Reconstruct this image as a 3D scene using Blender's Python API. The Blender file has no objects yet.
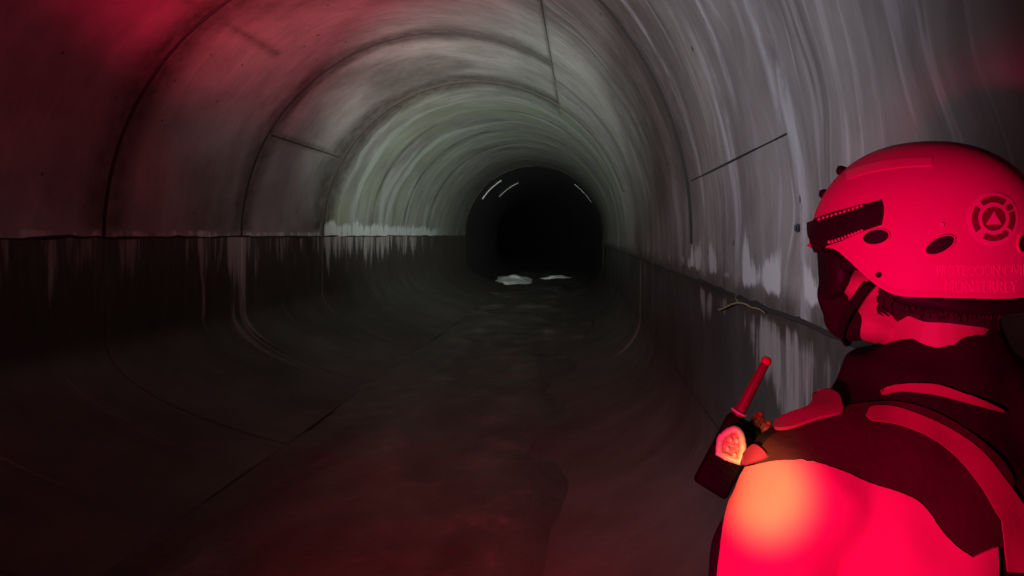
import bpy, bmesh, math, random
from mathutils import Vector, Matrix, noise
from mathutils.bvhtree import BVHTree
from mathutils.geometry import delaunay_2d_cdt
PI = math.pi
random.seed(4)
S = bpy.context.scene
C = S.collection

# ------------------------------------------------------------------ camera, world, lights, exposure
FPX, VX, VY = 740.0, 581.0, 235.0          # focal length in pixels and the tunnel's vanishing point (1024x576)
R = 2.3                                    # tunnel radius
X0 = -1.564                                # tunnel axis, seen from the camera
CAMZ = 1.79                                # springing height of the vault = eye height
cam = bpy.data.objects.new('camera', bpy.data.cameras.new('camera'))
C.objects.link(cam)
cam.location = (0, 0, CAMZ)
cam.rotation_euler = (PI/2, 0, 0)
cam.data.sensor_width = 36
cam.data.lens = 36*FPX/1024
cam.data.shift_x = -(VX-512)/1024
cam.data.shift_y = -(288-VY)/1024
cam.data.clip_start = .02
S.camera = cam
S.view_settings.view_transform = 'Standard'
S.view_settings.look = 'None'
S.view_settings.gamma = 1
S.view_settings.exposure = 0
S.view_settings.use_curve_mapping = False
w = bpy.data.worlds.new('world'); S.world = w
w.use_nodes = True
w.node_tree.nodes['Background'].inputs[0].default_value = (.5, .12, .25, 1)
w.node_tree.nodes['Background'].inputs[1].default_value = (.0022)

def P_(px, py, d): return (d*(px-VX)/FPX, d, CAMZ-d*(py-VY)/FPX)
def spot(name, loc, to, watts, col, angle, blend, size=.04):
    l = bpy.data.lights.new(name, 'SPOT')
    l.energy = watts; l.color = col; l.spot_size = math.radians(angle); l.spot_blend = blend
    l.shadow_soft_size = size
    o = bpy.data.objects.new(name, l); C.objects.link(o)
    o.location = loc
    o.rotation_euler = (Vector(to)-Vector(loc)).to_track_quat('-Z', 'Y').to_euler()
    return o
# white torch thrown down the tunnel, plus an added fill along the right wall
spot('torch_beam', (-.1, .25, CAMZ+.12), (-1.7, 13, CAMZ+1.15), 20500, (.90, 1, .89), 29, 1)
spot('torch_spill', (-.1, .25, CAMZ+.12), (-1.45, 11, CAMZ+1.5), 1650, (1, .97, .95), 48, 1)
spot('wall_fill', (-1.15, 2.35, CAMZ+.2), (.74, 3.75, CAMZ+.85), 80, (.95, .91, 1), 142, .5, .1)  # added fill hanging in mid-air, no torch there; brightens the right wall
# red rescue beacon beside the camera: its beams reach the person, the crown and the floor
RED = (1, .006, .16)
spot('beacon_person', (-.30, .05, CAMZ-.22), (.40, .86, CAMZ-.265), 44, RED, 46, .4, .05)
spot('beacon_crown', (-.5, -.2, CAMZ+.1), (-2.10, 5.4, CAMZ+2.5), 7000, (1, .01, .07), 36, 1, .05)
spot('beacon_crown_spill', (-.5, -.2, CAMZ+.1), (-2.1, 5.4, CAMZ+2.1), 650, (1, .02, .09), 56, 1, .05)
spot('beacon_floor', (-.3, -.1, CAMZ-.2), (-.45, 4.1, 0), 1500, (1, .012, .05), 43, 1, .05)
spot('amber_fill', (-.05, .35, CAMZ-.20), P_(766, 486, .82), 22, (1, .75, .10), 14, .9, .02)  # added amber spot without a real source; yellows the overexposed shoulder

# ------------------------------------------------------------------ helpers
def P(px, py, d):
    return Vector((d*(px-VX)/FPX, d, CAMZ-d*(py-VY)/FPX))

def link(name, me, mat=None, parent=None, smooth=True):
    o = bpy.data.objects.new(name, me); C.objects.link(o)
    if mat is not None:
        for m in (mat if isinstance(mat, (list, tuple)) else [mat]): me.materials.append(m)
    if smooth:
        me.polygons.foreach_set('use_smooth', [True]*len(me.polygons))
    if parent is not None:
        o.parent = parent
        o.matrix_parent_inverse = parent.matrix_basis.inverted()
    return o
def obj(name, bm, mat=None, parent=None, smooth=True, normals=True):
    if normals: bmesh.ops.recalc_face_normals(bm, faces=bm.faces)
    me = bpy.data.meshes.new(name); bm.to_mesh(me); bm.free()
    return link(name, me, mat, parent, smooth)
def tag(o, label=None, cat=None, group=None, kind=None):
    if label: o['label'] = label
    if cat: o['category'] = cat
    if group: o['group'] = group
    if kind: o['kind'] = kind
    return o
def thing(name, loc, label, cat):
    o = bpy.data.objects.new(name, None); C.objects.link(o); o.location = loc
    o.empty_display_size = .05
    return tag(o, label, cat)

def tube(bm, pts, rad, n=16, caps=True, flat=None):
    """a lofted tube through pts with a radius per point and rounded ends; flat=(axis, factor) squashes the sections"""
    pts = [Vector(p) for p in pts]
    rad = list(rad) if isinstance(rad, (list, tuple)) else [rad]*len(pts)
    if caps:
        d0 = (pts[0]-pts[1]).normalized(); d1 = (pts[-1]-pts[-2]).normalized()
        a = [(pts[0]+d0*rad[0]*math.sin(t), rad[0]*math.cos(t)) for t in (1.35, .95, .5)]
        b = [(pts[-1]+d1*rad[-1]*math.sin(t), rad[-1]*math.cos(t)) for t in (.5, .95, 1.35)]
        pts = [q[0] for q in a]+pts+[q[0] for q in b]
        rad = [q[1] for q in a]+rad+[q[1] for q in b]
    t = (pts[1]-pts[0]).normalized()
    u = t.orthogonal().normalized()
    rings = []
    for i, p in enumerate(pts):
        if i == 0: t2 = (pts[1]-pts[0])
        elif i == len(pts)-1: t2 = pts[-1]-pts[-2]
        else: t2 = (pts[i+1]-pts[i-1])
        t2.normalize()
        u = (u - t2*u.dot(t2)).normalized(); v = t2.cross(u)
        ring = []
        for k in range(n):
            a = 2*PI*k/n
            off = (u*math.cos(a)+v*math.sin(a))*rad[i]
            if flat: off -= flat[0]*off.dot(flat[0])*(1-flat[1])
            ring.append(bm.verts.new(p+off))
        rings.append(ring)
    for r0, r1 in zip(rings, rings[1:]):
        for k in range(n): bm.faces.new((r0[k], r0[(k+1) % n], r1[(k+1) % n], r1[k]))
    bm.faces.new(rings[0][::-1]); bm.faces.new(rings[-1])
def smooth_path(pts, m=6):
    pts = [Vector(p) for p in pts]
    out = []
    for i in range(len(pts)-1):
        p0, p1, p2, p3 = pts[max(i-1, 0)], pts[i], pts[i+1], pts[min(i+2, len(pts)-1)]
        for k in range(m):
            t = k/m
            out.append(.5*((2*p1)+(p2-p0)*t+(2*p0-5*p1+4*p2-p3)*t*t+(3*p1-p0-3*p2+p3)*t**3))
    return out+[pts[-1]]
def ellipsoid(bm, c, ax, r, nu=20, nv=14):
    """ax: three axis vectors, r: three radii"""
    c = Vector(c); rings = []
    top = bm.verts.new(c+ax[2]*r[2]); bot = bm.verts.new(c-ax[2]*r[2])
    for j in range(1, nv):
        th = PI*j/nv
        rings.append([bm.verts.new(c+ax[0]*r[0]*math.sin(th)*math.cos(2*PI*k/nu)+ax[1]*r[1]*math.sin(th)*math.sin(2*PI*k/nu)+ax[2]*r[2]*math.cos(th)) for k in range(nu)])
    for k in range(nu):
        bm.faces.new((top, rings[0][k], rings[0][(k+1) % nu]))
        bm.faces.new((bot, rings[-1][(k+1) % nu], rings[-1][k]))
    for a, b in zip(rings, rings[1:]):
        for k in range(nu): bm.faces.new((a[k], b[k], b[(k+1) % nu], a[(k+1) % nu]))
def loft(bm, secs, n=40):
    """secs: list of closed loops of n points"""
    rings = [[bm.verts.new(p) for p in s] for s in secs]
    for a, b in zip(rings, rings[1:]):
        m = len(a)
        for k in range(m): bm.faces.new((a[k], a[(k+1) % m], b[(k+1) % m], b[k]))
    bm.faces.new(rings[0][::-1]); bm.faces.new(rings[-1])
def remeshed(bm, voxel, smooth=4):
    bmesh.ops.recalc_face_normals(bm, faces=bm.faces)
    me = bpy.data.meshes.new('tmp'); bm.to_mesh(me); bm.free()
    o = bpy.data.objects.new('tmp', me); C.objects.link(o)
    m = o.modifiers.new('r', 'REMESH'); m.mode = 'VOXEL'; m.voxel_size = voxel
    if smooth:
        s = o.modifiers.new('s', 'SMOOTH'); s.iterations = smooth; s.factor = .5
    dg = bpy.context.evaluated_depsgraph_get(); dg.update()
    me2 = bpy.data.meshes.new_from_object(o.evaluated_get(dg))
    bpy.data.objects.remove(o); bpy.data.meshes.remove(me)
    return me2
def ruffle(me, fn):
    nn = [v.normal.copy() for v in me.vertices]; out = []
    for v, n in zip(me.vertices, nn): out.extend(v.co+n*fn(v.co))
    me.vertices.foreach_set('co', out); me.update()
def bvh_of(me):
    vs = [v.co.copy() for v in me.vertices]; fs = [tuple(p.vertices) for p in me.polygons]
    return BVHTree.FromPolygons(vs, fs), [v.normal.copy() for v in me.vertices], fs
EYE = Vector((0, 0, CAMZ))
def shoot(tree, px, py):
    h = tree[0].ray_cast(EYE, (P(px, py, 1)-EYE).normalized())
    if h[0] is None: return None, None
    n = Vector()
    for i in tree[2][h[2]]: n += tree[1][i]
    return h[0], n.normalized()

def curve2d(pts, step=4.0):
    """closed Catmull-Rom through pixel points; a point given twice is a corner"""
    v = [Vector((p[0], p[1])) for p in pts]
    n = len(v); out = []
    for i in range(n):
        p0, p1, p2, p3 = v[i-1], v[i], v[(i+1) % n], v[(i+2) % n]
        L = (p2-p1).length
        if L < 1e-6: continue
        m = max(1, int(L/step))
        for k in range(m):
            t = k/m
            out.append(.5*((2*p1)+(p2-p0)*t+(2*p0-5*p1+4*p2-p3)*t*t+(3*p1-p0-3*p2+p3)*t**3))
    return out
def patch(tree, outline, off, thick, bm=None, mi=0, step=4.0, curved=True, maxd=None):
    """a sheet of real thickness lying on the surface under an outline"""
    b2 = curve2d(outline, step) if curved else [Vector(p) for p in outline]
    n = len(b2)
    xs = [p.x for p in b2]; ys = [p.y for p in b2]
    pts = list(b2)
    x = min(xs)+step*.5
    while x < max(xs):
        y = min(ys)+step*.5
        while y < max(ys):
            pts.append(Vector((x+random.uniform(-.1, .1)*step, y+random.uniform(-.1, .1)*step))); y += step
        x += step
    vs, es, fs, *_ = delaunay_2d_cdt(pts, [], [list(range(n))], 1, 1e-4)
    cen = sum(b2, Vector((0, 0)))/n
    own = bm is None
    if own: bm = bmesh.new()
    top, bot = {}, {}
    for i, p in enumerate(vs):
        h = shoot(tree, p.x, p.y)
        if h[0] is None:                    # outside the outline of the thing: slide back on to it
            dv = cen-Vector((p.x, p.y)); L = dv.length; k = 0
            while h[0] is None and k < 40 and k*.75 < L:
                k += 1; h = shoot(tree, p.x+dv.x*k*.75/L, p.y+dv.y*k*.75/L)
        if h[0] is None: continue
        top[i] = bm.verts.new(h[0]+h[1]*(off+thick)); bot[i] = bm.verts.new(h[0]+h[1]*off)
    tops = set(top.values()); edges = {}
    lim = (maxd or 3.2)*step*.0016+.012
    for f in fs:
        if not all(i in top for i in f): continue
        if any((top[f[k]].co-top[f[k-1]].co).length > lim for k in range(len(f))): continue
        a = bm.faces.new([top[i] for i in f]); a.material_index = mi
        b = bm.faces.new([bot[i] for i in f][::-1]); b.material_index = mi
        for k in range(len(f)):
            e = (f[k-1], f[k])
            if (e[1], e[0]) in edges: edges.pop((e[1], e[0]))
            else: edges[e] = 1
    for i, j in edges:
        q = bm.faces.new((top[j], top[i], bot[i], bot[j])); q.material_index = mi
        for e in q.edges: e.smooth = len({v in tops for v in e.verts}) == 2
    bmesh.ops.delete(bm, geom=[v for v in bm.verts if not v.link_faces], context='VERTS')
    return bm

# ------------------------------------------------------------------ materials
class N:
    def __init__(s, name):
        s.m = bpy.data.materials.new(name); s.m.use_nodes = True
        s.t = s.m.node_tree; s.b = s.t.nodes['Principled BSDF']
    def n(s, typ, ins=(), **kw):
        nd = s.t.nodes.new(typ)
        for k, v in kw.items(): setattr(nd, k, v)
        for k, v in (ins.items() if isinstance(ins, dict) else enumerate(ins)):
            if v is None: continue
            if hasattr(v, 'is_output'): s.t.links.new(v, nd.inputs[k])
            else: nd.inputs[k].default_value = v
        return nd
    def math(s, op, a, b=None, c=None, clamp=False): return s.n('ShaderNodeMath', (a, b, c), operation=op, use_clamp=clamp).outputs[0]
    def noise(s, vec, scale, detail=6, rough=.6, dist=0): return s.n('ShaderNodeTexNoise', {'Vector': vec, 'Scale': scale, 'Detail': detail, 'Roughness': rough, 'Distortion': dist}).outputs[0]
    def step(s, v, a, b): return s.n('ShaderNodeMapRange', (v, a, b, 0, 1), interpolation_type='SMOOTHSTEP').outputs[0]
    def mix(s, f, a, b):
        nd = s.n('ShaderNodeMix', data_type='RGBA')
        for k, v in ((0, f), (6, a), (7, b)):
            if hasattr(v, 'is_output'): s.t.links.new(v, nd.inputs[k])
            else: nd.inputs[k].default_value = v if k == 0 else (*v, 1)[:4]
        return nd.outputs[2]
    def comb(s, x, y, z): return s.n('ShaderNodeCombineXYZ', (x, y, z)).outputs[0]
    def attr(s, name): return s.n('ShaderNodeAttribute', attribute_name=name).outputs['Fac']
    def out(s, col, rough=.8, bump=None, strength=.3, dist=.01):
        for k, v in (('Base Color', col), ('Roughness', rough)):
            if hasattr(v, 'is_output'): s.t.links.new(v, s.b.inputs[k])
            else: s.b.inputs[k].default_value = (*v, 1) if k == 'Base Color' else v
        if bump is not None:
            bp = s.n('ShaderNodeBump', {'Height': bump, 'Strength': strength, 'Distance': dist})
            s.t.links.new(bp.outputs[0], s.b.inputs['Normal'])
        return s.m
def plain(name, col, rough=.6, nscale=60, namt=.18, bump=.1, coat=0, spec=.5, metal=0):
    s = N(name)
    pos = s.n('ShaderNodeTexCoord').outputs['Object']
    f = s.noise(pos, nscale, 5)
    c = s.mix(f, tuple(v*(1-namt) for v in col), tuple(min(1, v*(1+namt)) for v in col))
    s.b.inputs['Specular IOR Level'].default_value = spec
    s.b.inputs['Coat Weight'].default_value = coat
    s.b.inputs['Metallic'].default_value = metal
    return s.out(c, rough, f, bump, .004)
def concrete(kind):
    s = N('concrete_'+kind)
    pos = s.n('ShaderNodeNewGeometry').outputs['Position']
    x, y, z = s.n('ShaderNodeSeparateXYZ', (pos,)).outputs
    ang = s.math('ARCTAN2', s.math('SUBTRACT', z, CAMZ), s.math('SUBTRACT', x, X0))
    arc = s.math('MULTIPLY', ang, R)
    warp = s.noise(pos, .9, 2)
    yw = s.math('ADD', y, s.math('MULTIPLY', warp, .7))
    if kind == 'vault':
        blot = s.noise(pos, .85, 8, .62)
        fine = s.noise(pos, 9, 8, .7)
        st1 = s.noise(s.comb(s.math('MULTIPLY', arc, .42), s.math('MULTIPLY', yw, 6.5), 0), 1, 7, .62, .2)
        st2 = s.noise(s.comb(s.math('MULTIPLY', arc, .30), s.math('MULTIPLY', yw, 2.4), 3.3), 1, 6, .6, .3)
        st3 = s.noise(s.comb(s.math('MULTIPLY', arc, 1.3), s.math('MULTIPLY', yw, 22), 8.1), 1, 4, .6, .1)
        c = s.mix(s.step(blot, .32, .66), (.115, .112, .110), (.215, .212, .208))
        sk = s.attr('streak')
        c = s.mix(s.math('MULTIPLY', s.math('MULTIPLY', s.step(st2, .46, .66), sk), .75), c, (.065, .06, .058))
        c = s.mix(s.math('MULTIPLY', s.math('MULTIPLY', s.step(st1, .50, .68), s.math('MULTIPLY', sk, s.step(s.noise(pos, 1.1, 5), .36, .60))), .8), c, (.31, .315, .32))
        c = s.mix(s.math('MULTIPLY', s.math('MULTIPLY', s.step(st3, .54, .70), s.math('MULTIPLY', sk, s.step(blot, .34, .6))), .7), c, (.36, .36, .37))
        c = s.mix(s.math('MULTIPLY', s.step(fine, .55, .8), .35), c, (.07, .066, .062))
        green = s.attr('green')
        gm = s.math('MULTIPLY', green, s.step(s.noise(pos, .7, 6), .34, .62))
        c = s.mix(s.math('MULTIPLY', gm, .75), c, (.165, .19, .135))
        gl = s.math('MULTIPLY', green, s.step(s.noise(s.comb(s.math('MULTIPLY', arc, .35), s.math('MULTIPLY', yw, 1.6), 1), 1, 6, .62, .4), .48, .66))
        c = s.mix(s.math('MULTIPLY', gl, .7), c, (.30, .335, .315))
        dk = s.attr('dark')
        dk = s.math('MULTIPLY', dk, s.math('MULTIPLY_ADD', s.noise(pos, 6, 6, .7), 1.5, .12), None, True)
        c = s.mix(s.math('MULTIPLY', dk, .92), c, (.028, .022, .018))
        pl = s.attr('pale')
        drip = s.noise(s.comb(s.math('MULTIPLY', y, 5.5), s.math('MULTIPLY', z, 1.6), 2), 1, 6, .65, .2)
        pm = s.step(s.math('ADD', pl, s.math('MULTIPLY_ADD', drip, 2.4, -1.42)), .35, .75)
        c = s.mix(s.math('MULTIPLY', pm, .85), c, (.40, .425, .44))
        rn = s.math('MULTIPLY', s.attr('run'), s.step(s.noise(s.comb(s.math('MULTIPLY', arc, 2.2), s.math('MULTIPLY', yw, 9), 6), 1, 6, .7, .3), .36, .58))
        c = s.mix(s.math('MULTIPLY', rn, .7), c, (.36, .38, .42))
        pits = s.n('ShaderNodeTexVoronoi', {'Vector': pos, 'Scale': 3.2}).outputs['Distance']
        c = s.mix(s.math('SUBTRACT', 1, s.step(pits, .035, .06)), c, (.035, .03, .03))
        h = s.math('ADD', s.math('MULTIPLY', fine, .5), s.math('ADD', s.math('MULTIPLY', st1, .8), blot))
        return s.out(c, s.math('MULTIPLY_ADD', blot, -.3, .85), h, .45, .02)
    if kind == 'lower':
        drip = s.noise(s.comb(s.math('MULTIPLY', y, 4.2), s.math('MULTIPLY', z, .45), 0), 1, 6, .6, .15)
        drip2 = s.noise(s.comb(s.math('MULTIPLY', y, 11), s.math('MULTIPLY', z, 1.1), 4), 1, 5, .6, .15)
        blot = s.noise(pos, 1.3, 8, .65)
        fine = s.noise(pos, 12, 7, .7)
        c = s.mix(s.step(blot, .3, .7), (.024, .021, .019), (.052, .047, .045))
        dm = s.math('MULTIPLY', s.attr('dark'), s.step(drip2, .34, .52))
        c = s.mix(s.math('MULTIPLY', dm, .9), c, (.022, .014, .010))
        pl = s.attr('pale')
        pm = s.step(s.math('ADD', s.math('MULTIPLY', pl, .75), s.math('MULTIPLY_ADD', s.math('MULTIPLY_ADD', drip2, .45, s.math('MULTIPLY', drip, .55)), 3.0, -1.62)), .2, .55)
        c = s.mix(s.math('MULTIPLY', pm, .85), c, (.235, .22, .22))
        c = s.mix(s.math('MULTIPLY', s.step(fine, .58, .8), .4), c, (.03, .027, .024))
        h = s.math('ADD', s.math('MULTIPLY', fine, .4), s.math('ADD', drip, blot))
        return s.out(c, s.math('MULTIPLY_ADD', blot, -.35, .8), h, .4, .02)
    if kind == 'silt':
        b1 = s.noise(s.comb(s.math('MULTIPLY', x, 1.1), s.math('MULTIPLY', y, .55), 0), 1, 8, .65, .6)
        b2 = s.noise(pos, 2.2, 8, .7, .4)
        fine = s.noise(pos, 16, 6, .7)
        c = s.mix(s.step(b1, .3, .7), (.021, .018, .016), (.056, .050, .045))
        c = s.mix(s.math('MULTIPLY', s.step(b2, .52, .72), .6), c, (.14, .13, .115))
        c = s.mix(s.math('MULTIPLY', s.step(fine, .5, .8), .4), c, (.03, .026, .024))
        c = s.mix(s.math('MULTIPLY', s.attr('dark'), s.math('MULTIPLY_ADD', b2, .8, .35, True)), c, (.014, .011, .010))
        h = s.math('ADD', s.math('MULTIPLY', fine, .35), s.math('ADD', b1, b2))
        return s.out(c, s.math('MULTIPLY_ADD', b1, -.5, .8), h, .55, .03)

M_vault, M_low, M_silt = concrete('vault'), concrete('lower'), concrete('silt')
M_gap = plain('joint_gap', (.006, .005, .005), .95, 20, .3, .4)
M_rust = plain('joint_rust', (.008, .005, .003), .9, 14, .5, .5)
M_arcglint = plain('arc_glint', (.22, .24, .23), .5, 14, .35, .5)
M_darklining = plain('painted_dark_lining', (.012, .0125, .0125), .6, 3, .5, .4)
M_hoop = plain('dull_band', (.05, .045, .04), .6, 10, .4, .3)
M_froth = plain('froth', (.75, .80, .80), .6, 9, .35, .6)
M_root = plain('dry_root', (.20, .16, .09), .8, 30, .3, .3)
M_bolt = plain('bolt_steel', (.06, .075, .10), .4, 40, .3, .2)
M_helmet = plain('helmet_shell', (.80, .020, .30), .58, 30, .04, .02, .0, .3)
M_helmet_strip = plain('helmet_strip', (.95, .12, .36), .4, 40, .05, .03)
M_print = plain('helmet_print', (.95, .14, .42), .5, 60, .06, .02)
M_print_dark = plain('helmet_print_dark', (.22, .006, .05), .5, 60, .1, .02)
M_black = plain('black_plastic', (.022, .016, .018), .55, 60, .2, .1, 0, .2)
M_radio = plain('radio_plastic', (.007, .006, .006), .7, 60, .2, .1, 0, .12)
M_blackcloth = plain('black_cloth', (.026, .015, .018), .95, 90, .3, .4, 0, .15)
M_yoke = plain('dark_yoke_cloth', (.072, .022, .027), .95, 90, .25, .4, 0, .15)
M_panel = plain('red_orange_cloth', (.92, .20, .30), .75, 50, .05, .15, 0, .3)
M_flap = plain('epaulette_cloth', (.42, .04, .12), .8, 50, .1, .2, 0, .3)
M_stripe = plain('reflective_stripe', (.50, .075, .13), .6, 60, .12, .15)
M_skin = plain('skin', (.62, .30, .21), .55, 40, .1, .1)
M_hair = plain('hair', (.035, .02, .016), .7, 120, .4, .8)
M_rubber = plain('boot_rubber', (.02, .02, .02), .6, 40, .2, .2)
M_trouser = plain('trouser_cloth', (.03, .03, .036), .9, 70, .25, .3)
M_antenna = plain('antenna_rubber', (.20, .022, .03), .5, 60, .15, .1)
M_tip = plain('antenna_tip', (.62, .06, .08), .5, 60, .1, .1)
M_glint = plain('painted_pale_glint', (.85, .66, .5), .35, 60, .1, .1)
M_badge_red = plain('badge_red', (.60, .03, .05), .35, 90, .3, .3)

# ------------------------------------------------------------------ the tunnel
ZL = CAMZ-.02                               # construction joint, left and right
ZR = 1.50
A_SEAM = math.atan2(1.94, 1.234)            # longitudinal seam right of the crown
LEFT_J = [-1.5, 1.0, 3.5, 6.0, 8.42, 11.05, 13.6, 16.1, 18.6, 21.1, 23.6]
RIGHT_J = [-2.3, .1, 2.5, 4.9, 7.6, 11.05, 13.6, 16.1, 18.6, 21.1, 23.6]
YEND = 24.7
def sst(a, b, v):
    t = min(1, max(0, (v-a)/(b-a))); return t*t*(3-2*t)
def bez(p0, p1, p2, n):
    return [((1-t)**2*p0[0]+2*t*(1-t)*p1[0]+t*t*p2[0], (1-t)**2*p0[1]+2*t*(1-t)*p1[1]+t*t*p2[1]) for t in [i/n for i in range(n+1)]]
def ylist(joints, y0=-2.5, y1=YEND):
    ys = set()
    y = y0
    while y < y1:
        ys.add(round(y, 3)); y += .06 if y < 14 else .12
    for j in joints:
        for d in (-.05, -.025, -.012, -.005, .005, .012, .025, .05):
            if y0 < j+d < y1: ys.add(round(j+d, 3))
    ys.add(y1)
    return sorted(ys)
def grid_mesh(name, prof, ys, fn, attrs, mat, back=.16):
    """prof: list of (x, z); fn(x, y, z, s) -> (inward offset, {attr: value}); the shell gets a real thickness"""
    me = bpy.data.meshes.new(name); vs = []; fs = []; at = {a: [] for a in attrs}
    n = len(prof); nor = []
    for i in range(n):
        a, b = Vector(prof[max(i-1, 0)]), Vector(prof[min(i+1, n-1)])
        t = (b-a).normalized(); nor.append(Vector((t.y, -t.x)))
    for y in ys:
        for i, (px, pz) in enumerate(prof):
            off, av = fn(px, y, pz, i/(n-1))
            vs.append((px+nor[i].x*off, y, pz+nor[i].y*off))
            for a in attrs: at[a].append(av.get(a, 0))
    m = len(ys)
    for j in range(m-1):
        for i in range(n-1):
            a = j*n+i; fs.append((a, a+1, a+n+1, a+n))
    base = len(vs)
    for y in (ys[0], ys[-1]):
        for i, (px, pz) in enumerate(prof):
            vs.append((px-nor[i].x*back, y, pz-nor[i].y*back))
            for a in attrs: at[a].append(0)
    for i in range(n-1):
        fs.append((base+i, base+n+i, base+n+i+1, base+i+1))
        fs.append((i, base+i, base+i+1, i+1))
        e = (m-1)*n
        fs.append((e+i+1, base+n+i+1, base+n+i, e+i))
    me.from_pydata(vs, [], fs)
    for a in attrs:
        me.attributes.new(a, 'FLOAT', 'POINT').data.foreach_set('value', at[a])
    return tag(link(name, me, mat), kind='structure')

# vault: left joint -> crown -> right joint; the normal of prof points inwards (clockwise travel)
prof = [(X0+R*math.cos(a), CAMZ+R*math.sin(a)) for a in [PI+.009-i*(PI+.009)/150 for i in range(151)]]
prof += [(X0+R, CAMZ-(CAMZ-ZR)*i/10) for i in range(1, 11)]
def vault_fn(x, y, z, s):
    a = math.atan2(z-CAMZ, x-X0)
    left = a > A_SEAM or a < -1
    js = LEFT_J if left else RIGHT_J
    d = min(abs(y-j) for j in js)
    wob = noise.noise(Vector((x*1.5, y*.3, z*1.5)))
    q = Vector((x*3, y*3, z*3))
    groove = 0 if y > (9.5 if left else 6) else -.018*(1-sst(.004, .016, d))
    off = groove + .008*noise.noise(Vector((x*.9, y*.9, z*.9)))
    if y > 11.05:
        off += .012*noise.noise(Vector((.3, .7, y*.9)))
    dark = 0
    if left:
        if y < 10: dark = max(dark, .95*(1-sst(.10, .42+.2*wob, d)))
        dj = abs(y-11.05)
        dark = max(dark, 1.0*(1-sst(.20, .85+.4*wob, dj)))
        if 8.42 < y < 11.05 and .2 < a < 2.6: dark = max(dark, .5*sst(10.3, 11.05, y)*sst(.25, .7, a))
        for aj, y0, y1 in ((2.62, 8.42, 11.05), (2.25, 5.2, 7.4)):
            if y0 < y < y1: dark = max(dark, .7*(1-sst(.006, .03, abs(a-aj+.02*wob))))
    elif y < 10:
        dark = 2.5*(1-sst(.008, .024, d)) if abs(y-4.9) < .1 else .5*(1-sst(.01, .05, d))*(.2+.8*sst(-.2, .3, wob))
    dark = max(dark, (.75 if a < 2.4 else 0)*(1-sst(.004, .016, abs(a-A_SEAM)))*(1 if y < 12 else 0))
    dark = max(dark, .65*sst(.15, .45, noise.noise(Vector((a*1.2, y*.55, 5))))*(1 if y < 11 else .35))
    if y > 11.05:
        dark = max(dark, .85*(1-sst(.02, .13, d))*(.35+.65*sst(-.3, .3, wob)), .85*sst(19.0, 24.0, y))  # joints, plus fading light painted darker towards the far end
    pale = run = 0
    hL, hR = z-ZL, z-ZR
    if left:
        nn = noise.noise(Vector((y*1.3, 0, 7)))
        up = (.10+.06*nn) if y < 11.05 else .36+.1*nn
        pale = (1-sst(up*.35, up, hL))*(.75 if y < 11.05 else 1)*(1-.6*sst(18, 22, y))
        dark *= sst(0, .12, hL) if y < 11 else 1
    else:
        nn = noise.noise(Vector((y*1.7, 1, 3)))
        up = .26+.30*nn+(.10 if 3.2 < y < 5 else 0)
        pale = (1-sst(up*.4, up, hR))*sst(.02, .10, hR)*(1 if y < 5.4 else .6)
        pale *= .25+.75*sst(-.22, .18, noise.noise(Vector((y*4.2, 2, z*.9))))
        if y < 2.0: pale *= .4
        for yj, w_, lo, hi in ((2.46, .075, -.25, .45), (2.56, .035, .1, 1.0), (1.60, .05, .1, 1.4), (1.95, .03, .1, 1.2), (2.95, .03, .1, 1.2), (3.5, .06, -.1, .55), (3.15, .04, .2, 1.0), (4.4, .05, 0, 1.0)):
            k = (1-sst(w_*.3, w_*(1+.6*wob), abs(y-yj-.05*wob-.03*math.sin(a*3))))*sst(lo, lo+.12, a)*(1-sst(hi-.3, hi, a))
            run = max(run, k)
        dark = max(dark, (1-sst(.02, .15+.10*noise.noise(Vector((y*3, 8, 0))), hR))*.95)
        dark = max(dark, .8*sst(.05, .35, noise.noise(Vector((a*.9, y*1.6, 11))))*sst(.35, .7, a)*(1 if y < 4.7 else .2))
    green = sst(10.9, 11.3, y)*(1 if a > .3 else .3+2.3*max(0, a))
    streak = (.14 if y < 11 else .75) if left else (1 if y < 11 else .8)
    return off, dict(dark=dark, pale=pale, green=green, run=run, streak=streak)
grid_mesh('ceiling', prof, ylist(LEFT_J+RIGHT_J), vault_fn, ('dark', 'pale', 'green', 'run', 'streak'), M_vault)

# lower walls with their curved haunches
FZ = lambda r: CAMZ+r*R
def low_fn(side):
    zj = ZL if side < 0 else ZR
    js = LEFT_J if side < 0 else RIGHT_J
    def fn(x, y, z, s):
        d = min(abs(y-j) for j in js)
        off = (-.012*(1-sst(.004, .014, d)) if y < 13 and side < 0 else 0)+.008*noise.noise(Vector((x, y*.9, z)))
        h = zj-z
        n1 = noise.noise(Vector((y*1.1, 3*side, 0)))
        if side < 0:
            pale = (1-sst(.05, .75+.3*n1, h))*(.5 if y < 11.05 else .75)+.1*sst(.5, .8, h)
            pale += .45*(1-sst(.1, .28, abs(y-8.3)))*(1-sst(1.3, 1.7, h))
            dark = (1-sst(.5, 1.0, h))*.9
        else:
            n2 = noise.noise(Vector((y*2.1, 9, z*.6)))
            edge = .16+.36*n2+(.22 if 1.9 < y < 3.2 else 0)
            pale = (.8 if y < 4.6 else .45)*(1-sst(edge-.12, edge+.10, h))*sst(.02, .07, h)
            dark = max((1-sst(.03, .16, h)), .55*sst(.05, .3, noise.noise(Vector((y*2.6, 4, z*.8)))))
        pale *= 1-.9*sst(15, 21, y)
        if side > 0:
            for yj in (9.2, 12.1): pale = max(pale, .75*(1-sst(.05, .22, abs(y-yj)))*(1-sst(1.0, 1.5, h)))
        return off, dict(dark=max(dark, .9*sst(17, 23, y)), pale=pale)  # light fading with distance is painted into the far wall colour
    return fn
pl = [(X0-R, ZL-i*(ZL-FZ(-.37))/16) for i in range(17)]
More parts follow.
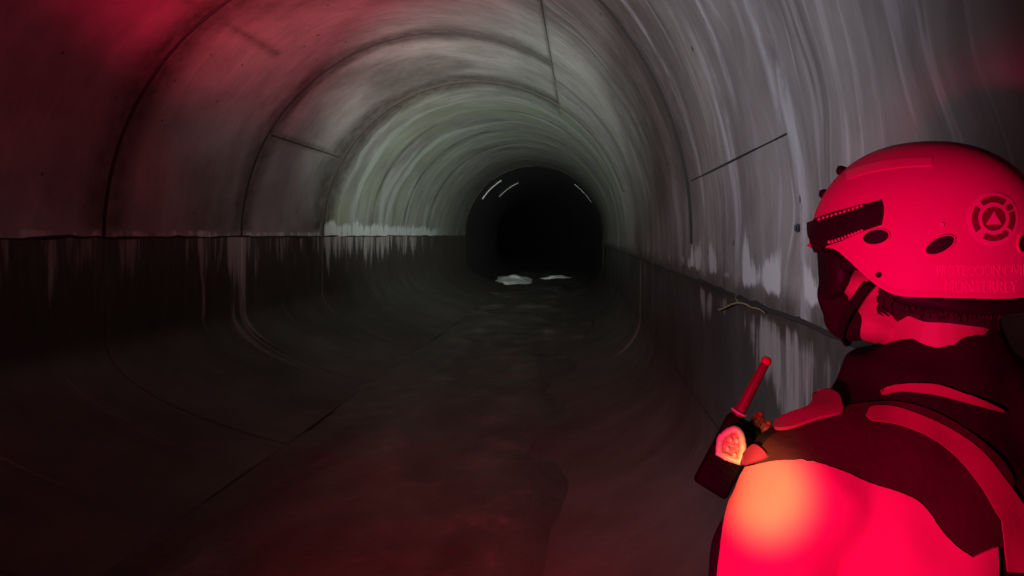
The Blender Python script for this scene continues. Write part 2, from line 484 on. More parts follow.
pl += [(X0+x*R, FZ(z)) for x, z in bez((-1, -.37), (-.985, -.575), (-.36, -.735), 24)[1:]]
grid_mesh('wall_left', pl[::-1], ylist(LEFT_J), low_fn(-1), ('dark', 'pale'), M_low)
pr = [(X0+R, ZR-i*(ZR-FZ(-.45))/14) for i in range(15)]
RF = bez((1, -.45), (.985, -.70), (.50, -.752), 24)
pr += [(X0+x*R, FZ(z)) for x, z in RF[1:]]
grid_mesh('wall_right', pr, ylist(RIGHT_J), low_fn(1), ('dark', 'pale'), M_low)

# floor: silt and shallow wet mud between the haunches
FX0, FX1 = X0-.54*R, X0+.80*R
def floor_z(x, y):
    u = (x-FX0)/(FX1-FX0)
    z = .055+.085*abs(2*u-1)**3
    z += .03*noise.noise(Vector((x*1.3, y*.8, 0)))+.015*noise.noise(Vector((x*4, y*3, 2)))
    z += .06*sst(.1, .5, noise.noise(Vector((x*.9+3, y*.35, 6))))
    if y > 9: z += .05*sst(.1, .5, noise.noise(Vector((x*2, y*1.2, 9))))
    return z
me = bpy.data.meshes.new('floor'); vs, fs, dk = [], [], []
ys = ylist([], -2.5, 34); nx = 60
for y in ys:
    for i in range(nx+1):
        x = FX0+(FX1-FX0)*i/nx
        vs.append((x, y, floor_z(x, y) if 0 < i < nx else -.05))
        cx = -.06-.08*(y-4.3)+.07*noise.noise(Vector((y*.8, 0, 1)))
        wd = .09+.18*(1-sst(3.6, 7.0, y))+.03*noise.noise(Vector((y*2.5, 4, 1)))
        k = (1-sst(wd*.15, wd*1.5, abs(x-cx)))*(1-sst(10, 14, y))  # photographer's cast shadow painted into the silt colour, wider near the camera
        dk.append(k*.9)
for j in range(len(ys)-1):
    for i in range(nx):
        a = j*(nx+1)+i; fs.append((a, a+1, a+nx+2, a+nx+1))
me.from_pydata(vs, [], fs)
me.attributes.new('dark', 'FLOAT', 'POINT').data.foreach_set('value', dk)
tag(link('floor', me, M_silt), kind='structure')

# the far reach, its unlit dark put into a near-black lining colour
def ring_profile(r, n=72):
    out = [(X0+r*math.cos(a), CAMZ+r*math.sin(a)) for a in [PI-i*PI/n for i in range(n+1)]]
    low = [(X0+x*r, CAMZ+z*r) for x, z in bez((1, -.45), (.985, -.70), (.50, -.79), 12)]
    return [(-2*(X0-0)*0+p[0], p[1]) for p in out]+low+[(2*X0-p[0], p[1]) for p in low[::-1]]
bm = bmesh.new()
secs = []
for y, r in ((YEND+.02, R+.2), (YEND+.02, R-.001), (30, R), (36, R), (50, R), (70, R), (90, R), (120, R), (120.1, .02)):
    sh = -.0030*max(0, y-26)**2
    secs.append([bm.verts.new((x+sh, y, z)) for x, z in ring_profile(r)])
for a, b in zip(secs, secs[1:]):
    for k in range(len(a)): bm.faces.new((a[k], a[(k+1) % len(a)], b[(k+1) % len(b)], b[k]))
tag(obj('wall_back', bm, M_darklining, smooth=False), kind='structure')

# joint strips in the vault's grooves and painted glints, each its own trim
TN = [0]
def trim(name_bm, mat):
    TN[0] += 1
    return tag(obj('trim_%d' % TN[0], name_bm, mat), kind='structure')
def arc_pts(y, a0, a1, r, n=60, wob=.0):
    out = []
    for i in range(n+1):
        a = a0+(a1-a0)*i/n
        out.append((X0+r*math.cos(a), y+wob*noise.noise(Vector((a*3, y, 0))), CAMZ+r*math.sin(a)))
    return out
def arc_trim(y, a0, a1, r, rad, mat, wob=.01):
    bm = bmesh.new(); tube(bm, arc_pts(y, a0, a1, r, wob=wob), rad, 8); return trim(bm, mat)
arc_trim(4.9, -.02, A_SEAM, R-.003, .013, M_gap, .02)
arc_trim(11.05, .3, PI, R+.008, .036, M_rust, .02)
for y in (6.0, 8.42): arc_trim(y, A_SEAM, PI, R+.012, .024, M_gap, .02)
for y, a0, a1, w_ in ((26.0, 2.15, 2.55, .024), (29.5, 2.0, 2.4, .02), (27.1, .55, .95, .014)):
    arc_trim(y, a0, a1, (R-.02 if y > 25 else R+.003), w_, M_arcglint, .05)  # pale arcs stand in for wet glints on the far rings
# longitudinal seams
for a, y0, y1, w_, mt in ((A_SEAM, -2, 11, .008, M_gap), (.152, 2.55, 4.75, .006, M_gap), (2.62, 8.5, 11, .010, M_gap)):
    bm = bmesh.new()
    tube(bm, [(X0+(R+.002)*math.cos(a+.008*noise.noise(Vector((y, a, 0)))), y, CAMZ+(R+.002)*math.sin(a)) for y in [y0+(y1-y0)*i/40 for i in range(41)]], w_, 8)
    trim(bm, mt)
# the ragged open construction joints along both walls
for side, z in ((-1, ZL), (1, ZR)):
    bm = bmesh.new(); pts = []; rr = []
    for i in range(260):
        y = -1.5+i*.1
        pts.append((X0+side*(R+.004), y, z+.018*noise.noise(Vector((y*1.5, side, 0)))+.012*noise.noise(Vector((y*6, side, 0)))))
        rr.append(.012+.009*noise.noise(Vector((y*2.3, side, 4))))
    tube(bm, pts, rr, 8); trim(bm, M_gap)
# line low on the right wall where the haunch begins
bm = bmesh.new()
tube(bm, [(X0+R+.002, 1.2+i*.2, FZ(-.452)+.006*noise.noise(Vector((i*.4, 0, 0)))) for i in range(60)], .006, 8); trim(bm, M_gap)

# pale froth lying on the wet floor far down the tunnel
def blob_patch(name, cx, cy, rx, ry, h, label, cat):
    bm = bmesh.new(); n, m = 36, 8
    rings = []
    for j in range(m+1):
        q = j/m; ring = []
        for k in range(n):
            a = 2*PI*k/n
            rr = 1+.38*noise.noise(Vector((math.cos(a)*1.6, math.sin(a)*1.6, cx)))+.14*noise.noise(Vector((math.cos(a)*5, math.sin(a)*5, cy)))
            x, y = cx+rx*rr*q*math.cos(a), cy+ry*rr*q*math.sin(a)
            ring.append(bm.verts.new((x, y, floor_z(x, y)-.012+h*(1-q*q)*(1+.6*noise.noise(Vector((x*3, y*2, 0)))))))
        rings.append(ring)
    for a, b in zip(rings, rings[1:]):
        for k in range(n): bm.faces.new((a[k], a[(k+1) % n], b[(k+1) % n], b[k]))
    return tag(obj(name, bm, M_froth), label, cat)
f_ = P(513, 281, 26.5)
blob_patch('froth_patch', f_.x, 27.0, .72, 1.9, .17, 'larger pale patch of froth on the wet tunnel floor, below the dark far opening', 'froth')
blob_patch('froth_patch', -.9, 29.5, .7, .5, .12, 'small faint pale streak on the floor, just behind the larger froth patch', 'froth')

# dry root caught in the right-hand joint
def wall_at(px, py):                        # where a sight line meets the right wall
    d = FPX*(X0+R)/(px-VX); return P(px, py, d)
bm = bmesh.new()
pts = [wall_at(*q)+Vector((-.012, 0, 0)) for q in ((721, 310), (727, 308), (734, 304.5), (741, 303), (748, 304), (755, 307.5), (762, 309), (768, 313))]
tube(bm, smooth_path(pts, 4), [.0055-.0035*i/28 for i in range(29)], 8)
o = tag(obj('root', bm, M_root), 'thin yellowish dry root lying in the joint of the right wall', 'root')
bm = bmesh.new()
tube(bm, smooth_path([pts[3], pts[3]+Vector((-.01, .02, .03)), pts[3]+Vector((-.015, -.07, .045))], 4), [.003-.0003*i for i in range(9)], 8)
obj('rootlet', bm, M_root, o)
# bolt in the pale run beside the helmet
def vault_hit(px, py):
    d = P(px, py, 1)-EYE
    A = d.x*d.x+d.z*d.z; B = -2*X0*d.x; Cc = X0*X0-R*R
    return EYE+d*((-B+math.sqrt(B*B-4*A*Cc))/(2*A))
h = vault_hit(797, 228); nrm = Vector((X0-h.x, 0, CAMZ-h.z)).normalized()
bm = bmesh.new()
tube(bm, [h-nrm*.02, h+nrm*.008], .011, 6, caps=False)
tube(bm, [h-nrm*.02, h+nrm*.002], .016, 18, caps=False)
tag(obj('bolt', bm, M_bolt, smooth=False), 'small bluish bolt head in the pale streak on the right wall', 'bolt')

# ------------------------------------------------------------------ the person
UP = Vector((0, 0, 1))
HF = Vector((-.86, .51, 0)).normalized()    # where the face points
HL = UP.cross(HF)                           # the head's left side
BF = Vector((-.36, .93, 0)).normalized()    # where the chest points
BL = UP.cross(BF)
HC = P(922, 222, .90)                       # middle of the helmet
DB = .92
NB = P(935, 352, DB)                        # base of the neck
def floor_under(x):                         # right haunch or silt
    best = .05
    pts = [(X0+a*R, FZ(b)) for a, b in RF]
    for (xa, za), (xb, zb) in zip(pts, pts[1:]):
        if xb <= x <= xa: best = za+(zb-za)*(x-xa)/(xb-xa)
    return max(best, floor_z(x, .9) if x < FX1 else 0)
def B(l, f, z): return Vector((NB.x, NB.y, 0))+BL*l+BF*f+UP*z
def HH(f, l, u): return HC+HF*f+HL*l+UP*u
ax_h = (HF, HL, UP)
FEET = [(B(.13, .12, 0)), (B(-.05, .02, 0))]
for p in FEET: p.x -= .10
for p in FEET: p.z = floor_under(p.x)+.01

def limb_pts(side):
    sh = B(side*.185, -.005, 1.50); el = B(side*(.262 if side > 0 else .235), .05, 1.21); wr = B(side*.13, .24, 1.16)
    return sh, el, wr
def hand(bm, wr, side):
    d = (B(side*.02, .34, 1.19)-wr).normalized(); nrm = UP; lat = d.cross(nrm).normalized()
    ellipsoid(bm, wr+d*.05, (d, lat, UP), (.055, .042, .017))
    for k, (o_, L) in enumerate(((-.030, .062), (-.010, .072), (.011, .068), (.030, .052))):
        p = wr+d*.085+lat*o_; q = p+d*L*.45-UP*.008; r = q+d*L*.3-UP*.025; t = r-UP*L*.35-d*.006
        tube(bm, [p-d*.02, p, q, r, t], [.0095, .0095, .009, .0085, .0075], 10)
    p = wr+d*.03-lat*.036*side
    tube(bm, [p, p+d*.03-lat*.022*side-UP*.008, p+d*.062-lat*.022*side-UP*.02], [.012, .0105, .009], 10)
bm = bmesh.new()
# head
ellipsoid(bm, HH(-.006, 0, -.012), ax_h, (.097, .076, .090))
ellipsoid(bm, HH(.030, 0, -.075), ax_h, (.062, .060, .062))
ellipsoid(bm, HH(.052, 0, -.125), ax_h, (.036, .036, .026))                                  # chin
ellipsoid(bm, HH(.085, 0, -.035), ax_h, (.012, .052, .014))                                  # brow
tube(bm, [HH(.088, 0, -.045), HH(.104, 0, -.070), HH(.108, 0, -.082)], [.008, .011, .013], 10)  # nose
ellipsoid(bm, HH(.087, 0, -.106), ax_h, (.010, .024, .005)); ellipsoid(bm, HH(.085, 0, -.115), ax_h, (.010, .021, .006))
for sd in (-1, 1):
    ellipsoid(bm, HH(.080, sd*.032, -.048), ax_h, (.012, .014, .009))                        # eyeball under the lid
    ellipsoid(bm, HH(.055, sd*.045, -.078), ax_h, (.030, .022, .020))                        # cheekbone
    ellipsoid(bm, HH(-.008, sd*.078, -.062), ax_h, (.019, .008, .032)); ellipsoid(bm, HH(-.002, sd*.076, -.088), ax_h, (.010, .007, .012))
# neck, trunk, limbs
nk = HH(-.022, 0, -.08)
tube(bm, [nk, HH(-.02, 0, -.13), NB-UP*.02, NB-UP*.09], [.056, .056, .062, .085], 20)
def trunk_sec(z, wl, df, f=0.0, e=2.4, n=40):
    out = []
    for k in range(n):
        a = 2*PI*k/n; c, s = math.cos(a), math.sin(a)
        out.append(B(wl*math.copysign(abs(c)**(2/e), c), f+df*math.copysign(abs(s)**(2/e), s), z))
    return out
HIP = .99
loft(bm, [trunk_sec(z, wl, df) for z, wl, df in ((HIP-.08, .10, .08), (HIP-.02, .155, .10), (HIP+.10, .150, .10), (1.22, .145, .10), (1.36, .165, .115), (1.47, .165, .105), (1.54, .12, .085), (1.60, .06, .06))])
for sd in (-1, 1):
    sh, el, wr = limb_pts(sd)
    tube(bm, [sh, (sh+el)/2, el, (el*.6+wr*.4), wr], [.056, .048, .039, .041, .027], 16)
    hand(bm, wr, sd)
for sd, ft in zip((1, -1), FEET):
    hp = B(sd*.085, 0, HIP-.03); kn = hp.lerp(ft, .5)+BF*.03; an = ft+UP*.09
    tube(bm, [hp, hp.lerp(kn, .5), kn, kn.lerp(an, .35), an], [.085, .073, .052, .053, .036], 16)
    tube(bm, [an, ft+UP*.045+BF*.06, ft+UP*.035+BF*.15], [.036, .036, .028], 12)
me_body = remeshed(bm, .0045, 5)
person = link('person', me_body, M_skin)
tag(person, 'person in a red helmet and dark jacket with bright red back, seen from behind', 'person')

# jacket: trunk, stand-up collar and sleeves in one surface
bm = bmesh.new()
loft(bm, [trunk_sec(z, wl, df, f, 2.5) for z, wl, df, f in ((HIP-.10, .185, .135, 0), (HIP+.02, .19, .14, 0), (1.20, .195, .145, 0), (1.34, .215, .155, 0), (1.45, .222, .155, 0), (1.515, .205, .14, 0), (1.56, .165, .118, 0), (1.60, .12, .10, 0), (1.64, .10, .092, 0))])
def collar_sec(dz, wl, df, c, n=40):
    out = []
    for k in range(n):
        a = 2*PI*k/n
        p = c+HF*df*math.cos(a)+HL*wl*math.sin(a)
        p.z += dz-.034*math.cos(a)+.017*abs(math.sin(a))
        out.append(p)
    return out
cb = NB.copy()
loft(bm, [collar_sec(-.05, .110, .100, cb+HF*.004), collar_sec(-.008, .090, .088, cb+HF*.008), collar_sec(.008, .084, .083, cb+HF*.008), collar_sec(.018, .080, .080, cb+HF*.007)])
for sd in (-1, 1):
    sh, el, wr = limb_pts(sd)
    if sd > 0: tube(bm, [B(.09, 0, 1.545), sh+UP*.005, sh.lerp(el, .35)+BL*.01, sh.lerp(el, .7)+BL*.005, el, el.lerp(wr, .4), wr], [.075, .083, .078, .068, .064, .058, .045], 24)
    else: tube(bm, [B(-.09, 0, 1.53), sh-UP*.012, sh.lerp(el, .5), el, el.lerp(wr, .4), wr], [.075, .078, .066, .058, .052, .042], 24)
me_j = remeshed(bm, .007, 7)
ruffle(me_j, lambda c: .0075*noise.noise(Vector((c.x*9, c.y*9, c.z*14)))+.004*noise.noise(Vector((c.x*24, c.y*24, c.z*18))))   # folds of heavy cloth
jacket = link('jacket', me_j, M_blackcloth, person)
TJ = bvh_of(me_j)
yoke = [(842, 410), (842, 410), (866, 405), (905, 404), (945, 418), (985, 446), (1010, 478), (1003, 512), (1001, 545), (994, 548), (970, 572), (970, 572), (945, 560), (930, 545), (916, 530), (905, 516), (888, 508), (866, 499), (838, 487), (808, 478), (782, 475), (758, 476), (762, 452), (776, 436), (800, 428), (825, 421)]
obj('shoulder_yoke', patch(TJ, yoke, .001, .003), M_yoke, jacket, normals=False)
panel = [(750, 469), (750, 469), (782, 461), (809, 463), (839, 472), (868, 484), (898, 493), (916, 501), (928, 513), (940, 531), (956, 547), (969, 556), (969, 556), (993, 545), (993, 545), (993, 580), (985, 660), (985, 660), (850, 680), (726, 670), (726, 670), (720, 620), (722, 570), (728, 525), (737, 494)]
obj('back_panel', patch(TJ, panel, .0025, .004, step=5), M_panel, jacket, normals=False)['label'] = 'bright red back panel'
st2 = [(867, 415), (874, 409), (902, 411), (945, 428), (979, 452), (1005, 484), (1024, 510), (1036, 530), (1036, 530), (1000, 522), (1000, 522), (994, 514), (979, 488), (958, 462), (932, 441), (902, 428), (869, 422)]
st1 = [(881, 393), (898, 386), (932, 385), (958, 392), (979, 400), (1000, 411), (1001, 413), (970, 405), (936, 396), (902, 393), (882, 397)]
st3 = [(998, 520), (998, 520), (1044, 514), (1044, 514), (1050, 572), (1050, 572), (1004, 570), (1004, 570)]
for st in (st1, st2, st3):
    obj('reflective_stripe', patch(TJ, st, .0035, .0018, step=3), M_stripe, jacket, normals=False)
ep = [(776, 433), (785, 422), (812, 411), (817, 398), (827, 394), (840, 400), (843, 408), (842, 417), (817, 424), (791, 433)]
obj('epaulette', patch(TJ, ep, .005, .004, step=3), M_flap, jacket, normals=False)
ep = [(738, 470), (750, 456), (761, 447), (772, 457), (758, 464)]
obj('shoulder_flap', patch(TJ, ep, .005, .004, step=3), M_flap, jacket, normals=False)

# trousers and boots
bm = bmesh.new()
loft(bm, [trunk_sec(z, wl, df) for z, wl, df in ((HIP-.13, .12, .10), (HIP-.08, .172, .122), (HIP, .175, .125), (HIP+.06, .168, .12))])
for sd, ft in zip((1, -1), FEET):
    hp = B(sd*.088, 0, HIP-.05); kn = hp.lerp(ft, .5)+BF*.03; an = ft+UP*.16
    tube(bm, [hp, hp.lerp(kn, .5), kn, kn.lerp(an, .4), an], [.098, .088, .072, .070, .062], 20)
me = remeshed(bm, .008, 6)
ruffle(me, lambda c: .007*noise.noise(Vector((c.x*8, c.y*8, c.z*12))))
link('trousers', me, M_trouser, person)
for ft in FEET:
    bm = bmesh.new()
    tube(bm, [ft+UP*.27, ft+UP*.17, ft+UP*.09], [.060, .058, .052], 18)
    tube(bm, [ft+UP*.055-BF*.03, ft+UP*.055+BF*.06, ft+UP*.045+BF*.16, ft+UP*.042+BF*.19], [.050, .050, .046, .040], 18)
    me = remeshed(bm, .006, 4)
    for v in me.vertices: v.co.z = max(v.co.z, ft.z+.004)
    link('boot', me, M_rubber, person)

# helmet shell
HA, HB_, HT, ZC = .135, .110, .133, -.036
def rim_z(a):
    a = abs((a+PI) % (2*PI)-PI)
    return -.027-.052*sst(.80, 1.50, a)+.012*sst(2.3, 3.1, a)
def helmet_point(a, t, off=0):
    th = t*math.acos(max(-1, min(1, (rim_z(a)-ZC)/HT)))
    s = math.sin(th)
    r = s**.86 if th < PI/2 else 1-.30*(1-s)
    return HH((HA+off)*r*math.cos(a)-.002, (HB_+off)*r*math.sin(a), ZC+(HT+off)*math.cos(th))
bm = bmesh.new(); n, m = 96, 34
top = bm.verts.new(HH(-.002, 0, ZC+HT)); rings = []
for j in range(1, m+1): rings.append([bm.verts.new(helmet_point(2*PI*k/n, j/m)) for k in range(n)])
rings.append([bm.verts.new(helmet_point(2*PI*k/n, 1, .003)-UP*.003) for k in range(n)])      # rolled edge
rings.append([bm.verts.new(helmet_point(2*PI*k/n, 1, -.002)-UP*.005) for k in range(n)])
rings.append([bm.verts.new(helmet_point(2*PI*k/n, .97, -.010)) for k in range(n)])
for j in range(m-2, 1, -4): rings.append([bm.verts.new(helmet_point(2*PI*k/n, j/m, -.009)) for k in range(n)])
for k in range(n): bm.faces.new((top, rings[0][k], rings[0][(k+1) % n]))
for a, b in zip(rings, rings[1:]):
    for k in range(n): bm.faces.new((a[k], b[k], b[(k+1) % n], a[(k+1) % n]))
bm.faces.new(rings[-1])
me = bpy.data.meshes.new('helmet'); bmesh.ops.recalc_face_normals(bm, faces=bm.faces); bm.to_mesh(me); bm.free()
helmet = link('helmet', me, M_helmet, person)
helmet['label'] = 'glossy red helmet shell'
TH = bvh_of(me)
def ell(cx, cy, rx, ry, tilt, n=28):
    c, s = math.cos(tilt), math.sin(tilt)
    return [(cx+rx*math.cos(2*PI*k/n)*c-ry*math.sin(2*PI*k/n)*s, cy+rx*math.cos(2*PI*k/n)*s+ry*math.sin(2*PI*k/n)*c) for k in range(n)]
for cx, cy, rx, ry, tl in ((876.5, 237, 13, 7.2, -.17), (940, 245, 15.5, 7.2, -.46), (1022.5, 243, 4.5, 9, .1)):
    v = obj('vent', patch(TH, ell(cx, cy, rx, ry, tl), .0004, .0012, step=1.6, curved=False), M_black, helmet, normals=False)
    bm = bmesh.new()
    pts = [shoot(TH, *q) for q in ell(cx, cy, rx+.4, ry+.4, tl, 40)]
    pts = [q[0]+q[1]*.0006 for q in pts if q[0]]
    tube(bm, pts+pts[:1] if len(pts) == 40 else pts, .0013, 8); obj('vent_rim', bm, M_helmet, helmet)
obj('rivet_or_glint', patch(TH, ell(879, 275, 3, 3, 0, 16), .0004, .0025, step=1.2, curved=False), M_black, helmet, normals=False)
obj('rivet_or_glint', patch(TH, ell(942, 225, 2.1, 2.1, 0, 16), .0004, .002, step=1, curved=False), M_glint, helmet, normals=False)['label'] = 'small pale dot painted as a glint'  # pale dot painted in place of a specular glint on the shell
obj('reflective_strip', patch(TH, [(846, 172), (846, 172), (870, 164), (900, 159), (932, 158), (932, 158), (933, 166), (933, 166), (900, 168), (870, 173), (848, 180), (848, 180)], .0003, .001, step=3), M_helmet_strip, helmet, normals=False)
# toothed lamp rail wrapped round the front of the helmet
bm = patch(TH, [(882, 203), (882, 203), (884, 213), (882, 225), (882, 225), (862, 232), (840, 242), (817, 249), (817, 249), (813, 236), (812, 224), (812, 224), (835, 215), (860, 209)], .001, .006, step=3)
rail = obj('lamp_rail', bm, M_black, helmet, normals=False)
for e0, e1 in (((817, 222.5), (866, 207.5)), ((819, 248.5), (866, 231.0))):
    bm = bmesh.new()
    pts = []
    for i in range(43):
        t = (.13 if e0[1] < 240 else .30)+(.87 if e0[1] < 240 else .70)*i/42
        q = shoot(TH, e0[0]+(e1[0]-e0[0])*t, e0[1]+(e1[1]-e0[1])*t)
        if q[0]: pts.append(q[0]+q[1]*.0062)
    tube(bm, pts, [.0021 if i % 4 in (0, 1) else .0006 for i in range(len(pts))], 8)
    obj('rail_teeth', bm, M_helmet, rail)
for a, t in ((-.05, .66), (.02, .47)):      # lamp clips on the brow
    p = helmet_point(a, t, -.003); q = helmet_point(a, t, .010)
    bm = bmesh.new(); nrm = (q-p).normalized()
    tube(bm, [p-HL*.016+nrm*.003, p+HL*.016+nrm*.003], .0065, 12); tube(bm, [p-HL*.008, p-HL*.008+nrm*.009, p+HL*.008+nrm*.009, p+HL*.008], .003, 8)
    obj('lamp_clip', bm, M_black, helmet)
# emblem: a ring of dark arcs round a triangle
EC = (993, 219)
def sector(r0, r1, a0, a1, n=10):
    f = [(EC[0]+r1*math.cos(a0+(a1-a0)*i/n), EC[1]+r1*1.04*math.sin(a0+(a1-a0)*i/n)) for i in range(n+1)]
    return f+[(EC[0]+r0*math.cos(a1-(a1-a0)*i/n), EC[1]+r0*1.04*math.sin(a1-(a1-a0)*i/n)) for i in range(n+1)]
bm = bmesh.new()
patch(TH, ell(*EC, 25.5, 26.5, 0, 48), .0002, .0006, bm, 0, 2, False)
for a0, a1 in ((-2.25, -.95), (-.35, .55), (.95, 2.1), (2.5, 3.75)):
    patch(TH, sector(15.5, 21.5, a0, a1), .0008, .0006, bm, 1, 1.6, False)
for a in (-.62, .95):
    patch(TH, ell(EC[0]+18.5*math.cos(a), EC[1]+18.5*math.sin(a), 3.4, 3.4, 0, 14), .0012, .0006, bm, 1, 1.4, False)
patch(TH, ell(*EC, 11.5, 12, 0, 30), .0008, .0006, bm, 1, 1.6, False)
patch(TH, [(EC[0]+8.8*math.cos(a), EC[1]+1.5+8.8*math.sin(a)) for a in (-PI/2, PI/6, 5*PI/6)], .0014, .0008, bm, 0, 1.5, False)
obj('emblem', bm, [M_print, M_print_dark], helmet, normals=False)
def lettering(text, x0, x1, yt, yb, slope=0):
    cu = bpy.data.curves.new('tmp', 'FONT'); cu.body = text; cu.size = 1; cu.resolution_u = 3
    o = bpy.data.objects.new('tmp', cu); C.objects.link(o)
    dg = bpy.context.evaluated_depsgraph_get(); dg.update()
    me = bpy.data.meshes.new_from_object(o.evaluated_get(dg)); bpy.data.objects.remove(o)
    b = bmesh.new(); b.from_mesh(me); bmesh.ops.triangulate(b, faces=b.faces)
    bmesh.ops.subdivide_edges(b, edges=b.edges, cuts=1)
    xs = [v.co.x for v in b.verts]; ys_ = [v.co.y for v in b.verts]
    a0, a1, c0, c1 = min(xs), max(xs), min(ys_), max(ys_)
    dead = []
    for v in b.verts:
        px = x0+(x1-x0)*(v.co.x-a0)/(a1-a0); py = yb+(yt-yb)*(v.co.y-c0)/(c1-c0)
        h_ = shoot(TH, px, py)
        if h_[0] is None: dead.append(v)
        else: v.co = h_[0]+h_[1]*.0008
    bmesh.ops.delete(b, geom=dead, context='VERTS')
    r = bmesh.ops.extrude_face_region(b, geom=list(b.faces))
    for v in [g for g in r['geom'] if isinstance(g, bmesh.types.BMVert)]:
        q = TH[0].find_nearest(v.co); v.co = q[0]+q[1]*.0003
    obj('lettering', b, M_print, helmet, smooth=False)
lettering('PROTECCION CIVIL', 937, 1027.5, 265, 275.5)
lettering('MONTERREY', 946, 1018, 280, 292.5)

# hair below the helmet: short strands following the skull
bm = bmesh.new()
TB = bvh_of(me_body)
hair_zone = [(876, 296), (905, 292), (940, 292), (975, 292), (1004, 292), (1006, 315), (1000, 330), (975, 326), (945, 322), (926, 321), (908, 314), (898, 318), (886, 304)]
patch(TB, hair_zone, .001, .006, bm, 0, 4)
for i in range(420):
    px = random.uniform(878, 1004); py = random.uniform(288, 312 if px > 915 else 306)
    q = shoot(TB, px, py)
    if not q[0]: continue
    d = (-UP*1.0-HF*.5+HL*random.uniform(-.2, .2)).normalized()
    d = (d-q[1]*d.dot(q[1])).normalized()
    L = random.uniform(.006, .012)
    tube(bm, [q[0]+q[1]*.005, q[0]+q[1]*.010+d*L*.5, q[0]+q[1]*.007+d*L], [.0016, .0014, .0006], 5)
obj('hair', bm, M_hair, person)

# retention band and chin strap under the helmet, goggles and mask on the face
bm = bmesh.new()
tube(bm, smooth_path([HH(.01, .088, -.085), HH(-.055, .078, -.093), HH(-.095, .035, -.093), HH(-.104, 0, -.093), HH(-.095, -.035, -.093), HH(-.055, -.078, -.093), HH(.01, -.088, -.085)], 6), .010, 10)
obj('head_band', bm, M_black, person)
def strap(pts, wdt, thk, mat, name, side=HF):
    bm = bmesh.new(); pts = smooth_path(pts, 6); rows = []
    for i, p in enumerate(pts):
        t = (pts[min(i+1, len(pts)-1)]-pts[max(i-1, 0)]).normalized()
        out = (p-HH(.0, 0, -.06)); out.z *= .3; out = (out-t*out.dot(t)).normalized(); wv = t.cross(out).normalized()
        rows.append([bm.verts.new(p+wv*a*wdt/2+out*b*thk) for a, b in ((-1, 0), (-1, 1), (1, 1), (1, 0))])
    for a, b in zip(rows, rows[1:]):
        for k in range(4): bm.faces.new((a[k], a[(k+1) % 4], b[(k+1) % 4], b[k]))
    bm.faces.new(rows[0]); bm.faces.new(rows[-1])
    return obj(name, bm, mat, person, smooth=False)
strap([HH(.046, .097, -.072), HH(.060, .080, -.090), HH(.076, .060, -.112), HH(.086, .036, -.138), HH(.086, 0, -.152), HH(.086, -.036, -.138), HH(.076, -.060, -.112), HH(.046, -.097, -.072)], .011, .003, M_black, 'chin_strap')
bm = bmesh.new()                             # goggles
secs = []
for f, gl, gu in ((.090, .064, .032), (.102, .066, .037), (.114, .060, .035), (.122, .046, .026)):
    secs.append([HH(f-.018*abs(math.cos(a))**2, gl*math.copysign(abs(math.cos(a))**.7, math.cos(a)), -.062+gu*math.copysign(abs(math.sin(a))**.8, math.sin(a))) for a in [2*PI*k/36 for k in range(36)]])
loft(bm, secs)
goggles = obj('goggles', bm, M_black, person)
bm = bmesh.new()
tube(bm, smooth_path([HH(.074, .070, -.05), HH(.03, .083, -.045), HH(-.03, .083, -.04), HH(-.08, .05, -.04)], 5), .009, 8, flat=(HL, .4))
obj('goggle_strap', bm, M_black, goggles)
bm = bmesh.new()                             # mask over nose and mouth
ellipsoid(bm, HH(.082, 0, -.120), ax_h, (.034, .040, .031), 28, 18)
ellipsoid(bm, HH(.098, 0, -.092), ax_h, (.026, .034, .034), 20, 14)
link('face_mask', remeshed(bm, .004, 3), M_blackcloth, person)

# ------------------------------------------------------------------ radio and tag clipped at the front of the left shoulder
rd = .96
rloc = P(752, 432, rd)
radio = thing('two_way_radio', rloc, 'black two-way radio with thick stub antenna at the front of the left shoulder', 'radio')
a0, a1 = P(739, 413, rd), P(767, 360, rd)
axr = (a1-a0).normalized(); toc = (EYE-rloc).normalized(); sx = axr.cross(toc).normalized(); fr = sx.cross(axr).normalized()
def box_on(bm, c, ax, h, bev=.004):
    b2 = bmesh.new(); bmesh.ops.create_cube(b2, size=2)
    for v in b2.verts: v.co = Vector((v.co.x*h[0], v.co.y*h[1], v.co.z*h[2]))
    bmesh.ops.bevel(b2, geom=b2.edges[:], offset=bev, segments=3, affect='EDGES', profile=.5)
    mp = {v: bm.verts.new(c+ax[0]*v.co.x+ax[1]*v.co.y+ax[2]*v.co.z) for v in b2.verts}
    for f in b2.faces: bm.faces.new([mp[v] for v in f.verts])
    b2.free()
AX = (sx, fr, axr)
bc = a0-axr*.054+sx*.012
bm = bmesh.new(); box_on(bm, bc, AX, (.024, .016, .050), .006)
for k in range(5): box_on(bm, bc+fr*.016-axr*(.03-.008*k), AX, (.016, .0015, .002), .0006)
obj('body', bm, M_radio, radio)
bm = bmesh.new(); tube(bm, [a0-axr*.008, a0+axr*.012, a1-axr*.006], [.0082, .0072, .0058], 16); an = obj('antenna', bm, M_antenna, radio)
bm = bmesh.new(); ellipsoid(bm, a1-axr*.002, AX, (.0068, .0068, .0065)); obj('antenna_tip', bm, M_tip, an)
bm = bmesh.new(); n = 32
ring = [a0+axr*.001+(sx*math.cos(2*PI*k/n)+fr*math.sin(2*PI*k/n))*.0098 for k in range(n+1)]
tube(bm, ring, .0018, 8); obj('antenna_collar', bm, M_glint, an)['label'] = 'pale collar ring'
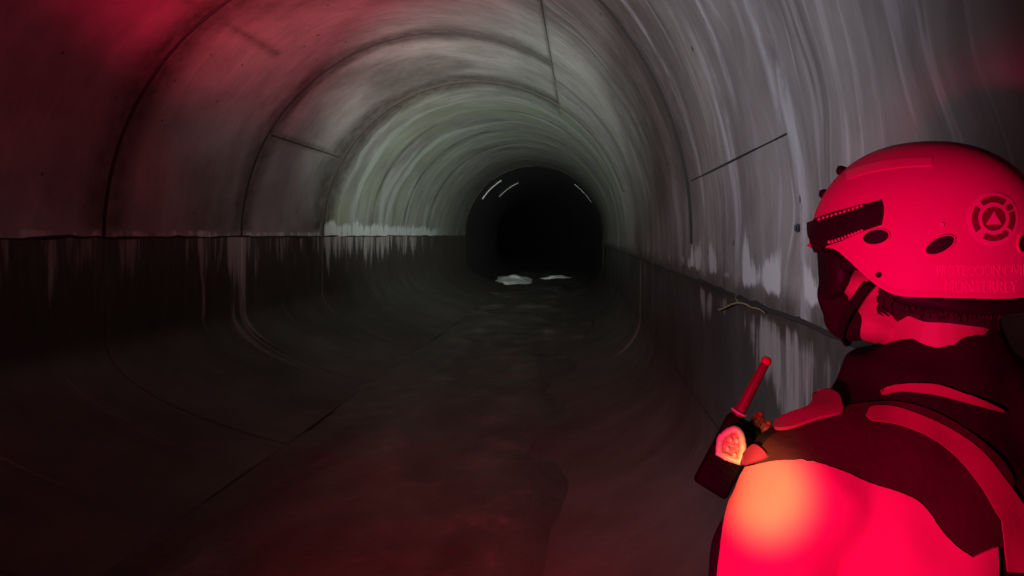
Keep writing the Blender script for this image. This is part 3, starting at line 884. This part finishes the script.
for k, (dx, hh) in enumerate(((.024, .017), (.038, .012))):
    bm = bmesh.new(); p = a0+sx*dx-axr*.006
    tube(bm, [p, p+axr*hh], .0062, 16, caps=False); tube(bm, [p, p+axr*(hh+.0015)], .0045, 12)
    for q in range(10):
        a = 2*PI*q/10; v = (sx*math.cos(a)+fr*math.sin(a))*.0062
        tube(bm, [p+v, p+v+axr*hh*.9], .001, 5)
    obj('knob', bm, M_antenna, radio)
bm = bmesh.new(); box_on(bm, bc+fr*.019+axr*.030+sx*.012, AX, (.007, .003, .005), .0015); obj('push_button', bm, M_tip, radio)
bm = bmesh.new(); box_on(bm, bc-fr*.021, AX, (.012, .003, .04), .001); box_on(bm, bc-fr*.018+axr*.036, AX, (.012, .004, .004), .001); obj('belt_clip', bm, M_black, radio)

bd = .89
bloc = P(732, 446, bd)
badge = thing('badge', bloc, 'small glowing pale-rimmed tag below the radio on the dark jacket front', 'badge')
nb = (EYE-bloc).normalized()
nb = (nb-BL*0+Vector((-.15, 0, 0))).normalized()
def bpt(px, py, off=0):
    d0 = (P(px, py, 1)-EYE); t = (bloc-EYE).dot(nb)/d0.dot(nb); return EYE+d0*t+nb*off
outl = curve2d([(719, 438), (726, 431), (735, 427), (742, 432), (745, 447), (742, 464), (742, 464), (730, 460), (717, 454), (717, 454)], 2.2)
bm = bmesh.new()
a = [bm.verts.new(bpt(p.x, p.y, .0)) for p in outl]; b = [bm.verts.new(bpt(p.x, p.y, -.006)) for p in outl]
bm.faces.new(a); bm.faces.new(b[::-1])
for k in range(len(a)): bm.faces.new((a[k-1], a[k], b[k], b[k-1]))
obj('plate', bm, M_badge_red, badge, smooth=False)
bm = bmesh.new()
cxx = sum(p.x for p in outl)/len(outl); cyy = sum(p.y for p in outl)/len(outl)
pts = [bpt(cxx+(p.x-cxx)*.86, cyy+(p.y-cyy)*.88, .0015) for p in outl]
tube(bm, pts+pts[:1], [.0042+.0012*noise.noise(Vector((i*.7, 0, 0))) for i in range(len(pts)+1)], 10)
obj('rim', bm, M_glint, badge)
for q in ((731, 440), (728, 449), (735, 455), (737, 441)):
    bm = bmesh.new(); ellipsoid(bm, bpt(*q, .002), (BL, BF, UP), (.0028, .0028, .0034), 10, 8); obj('stud', bm, M_glint, badge)
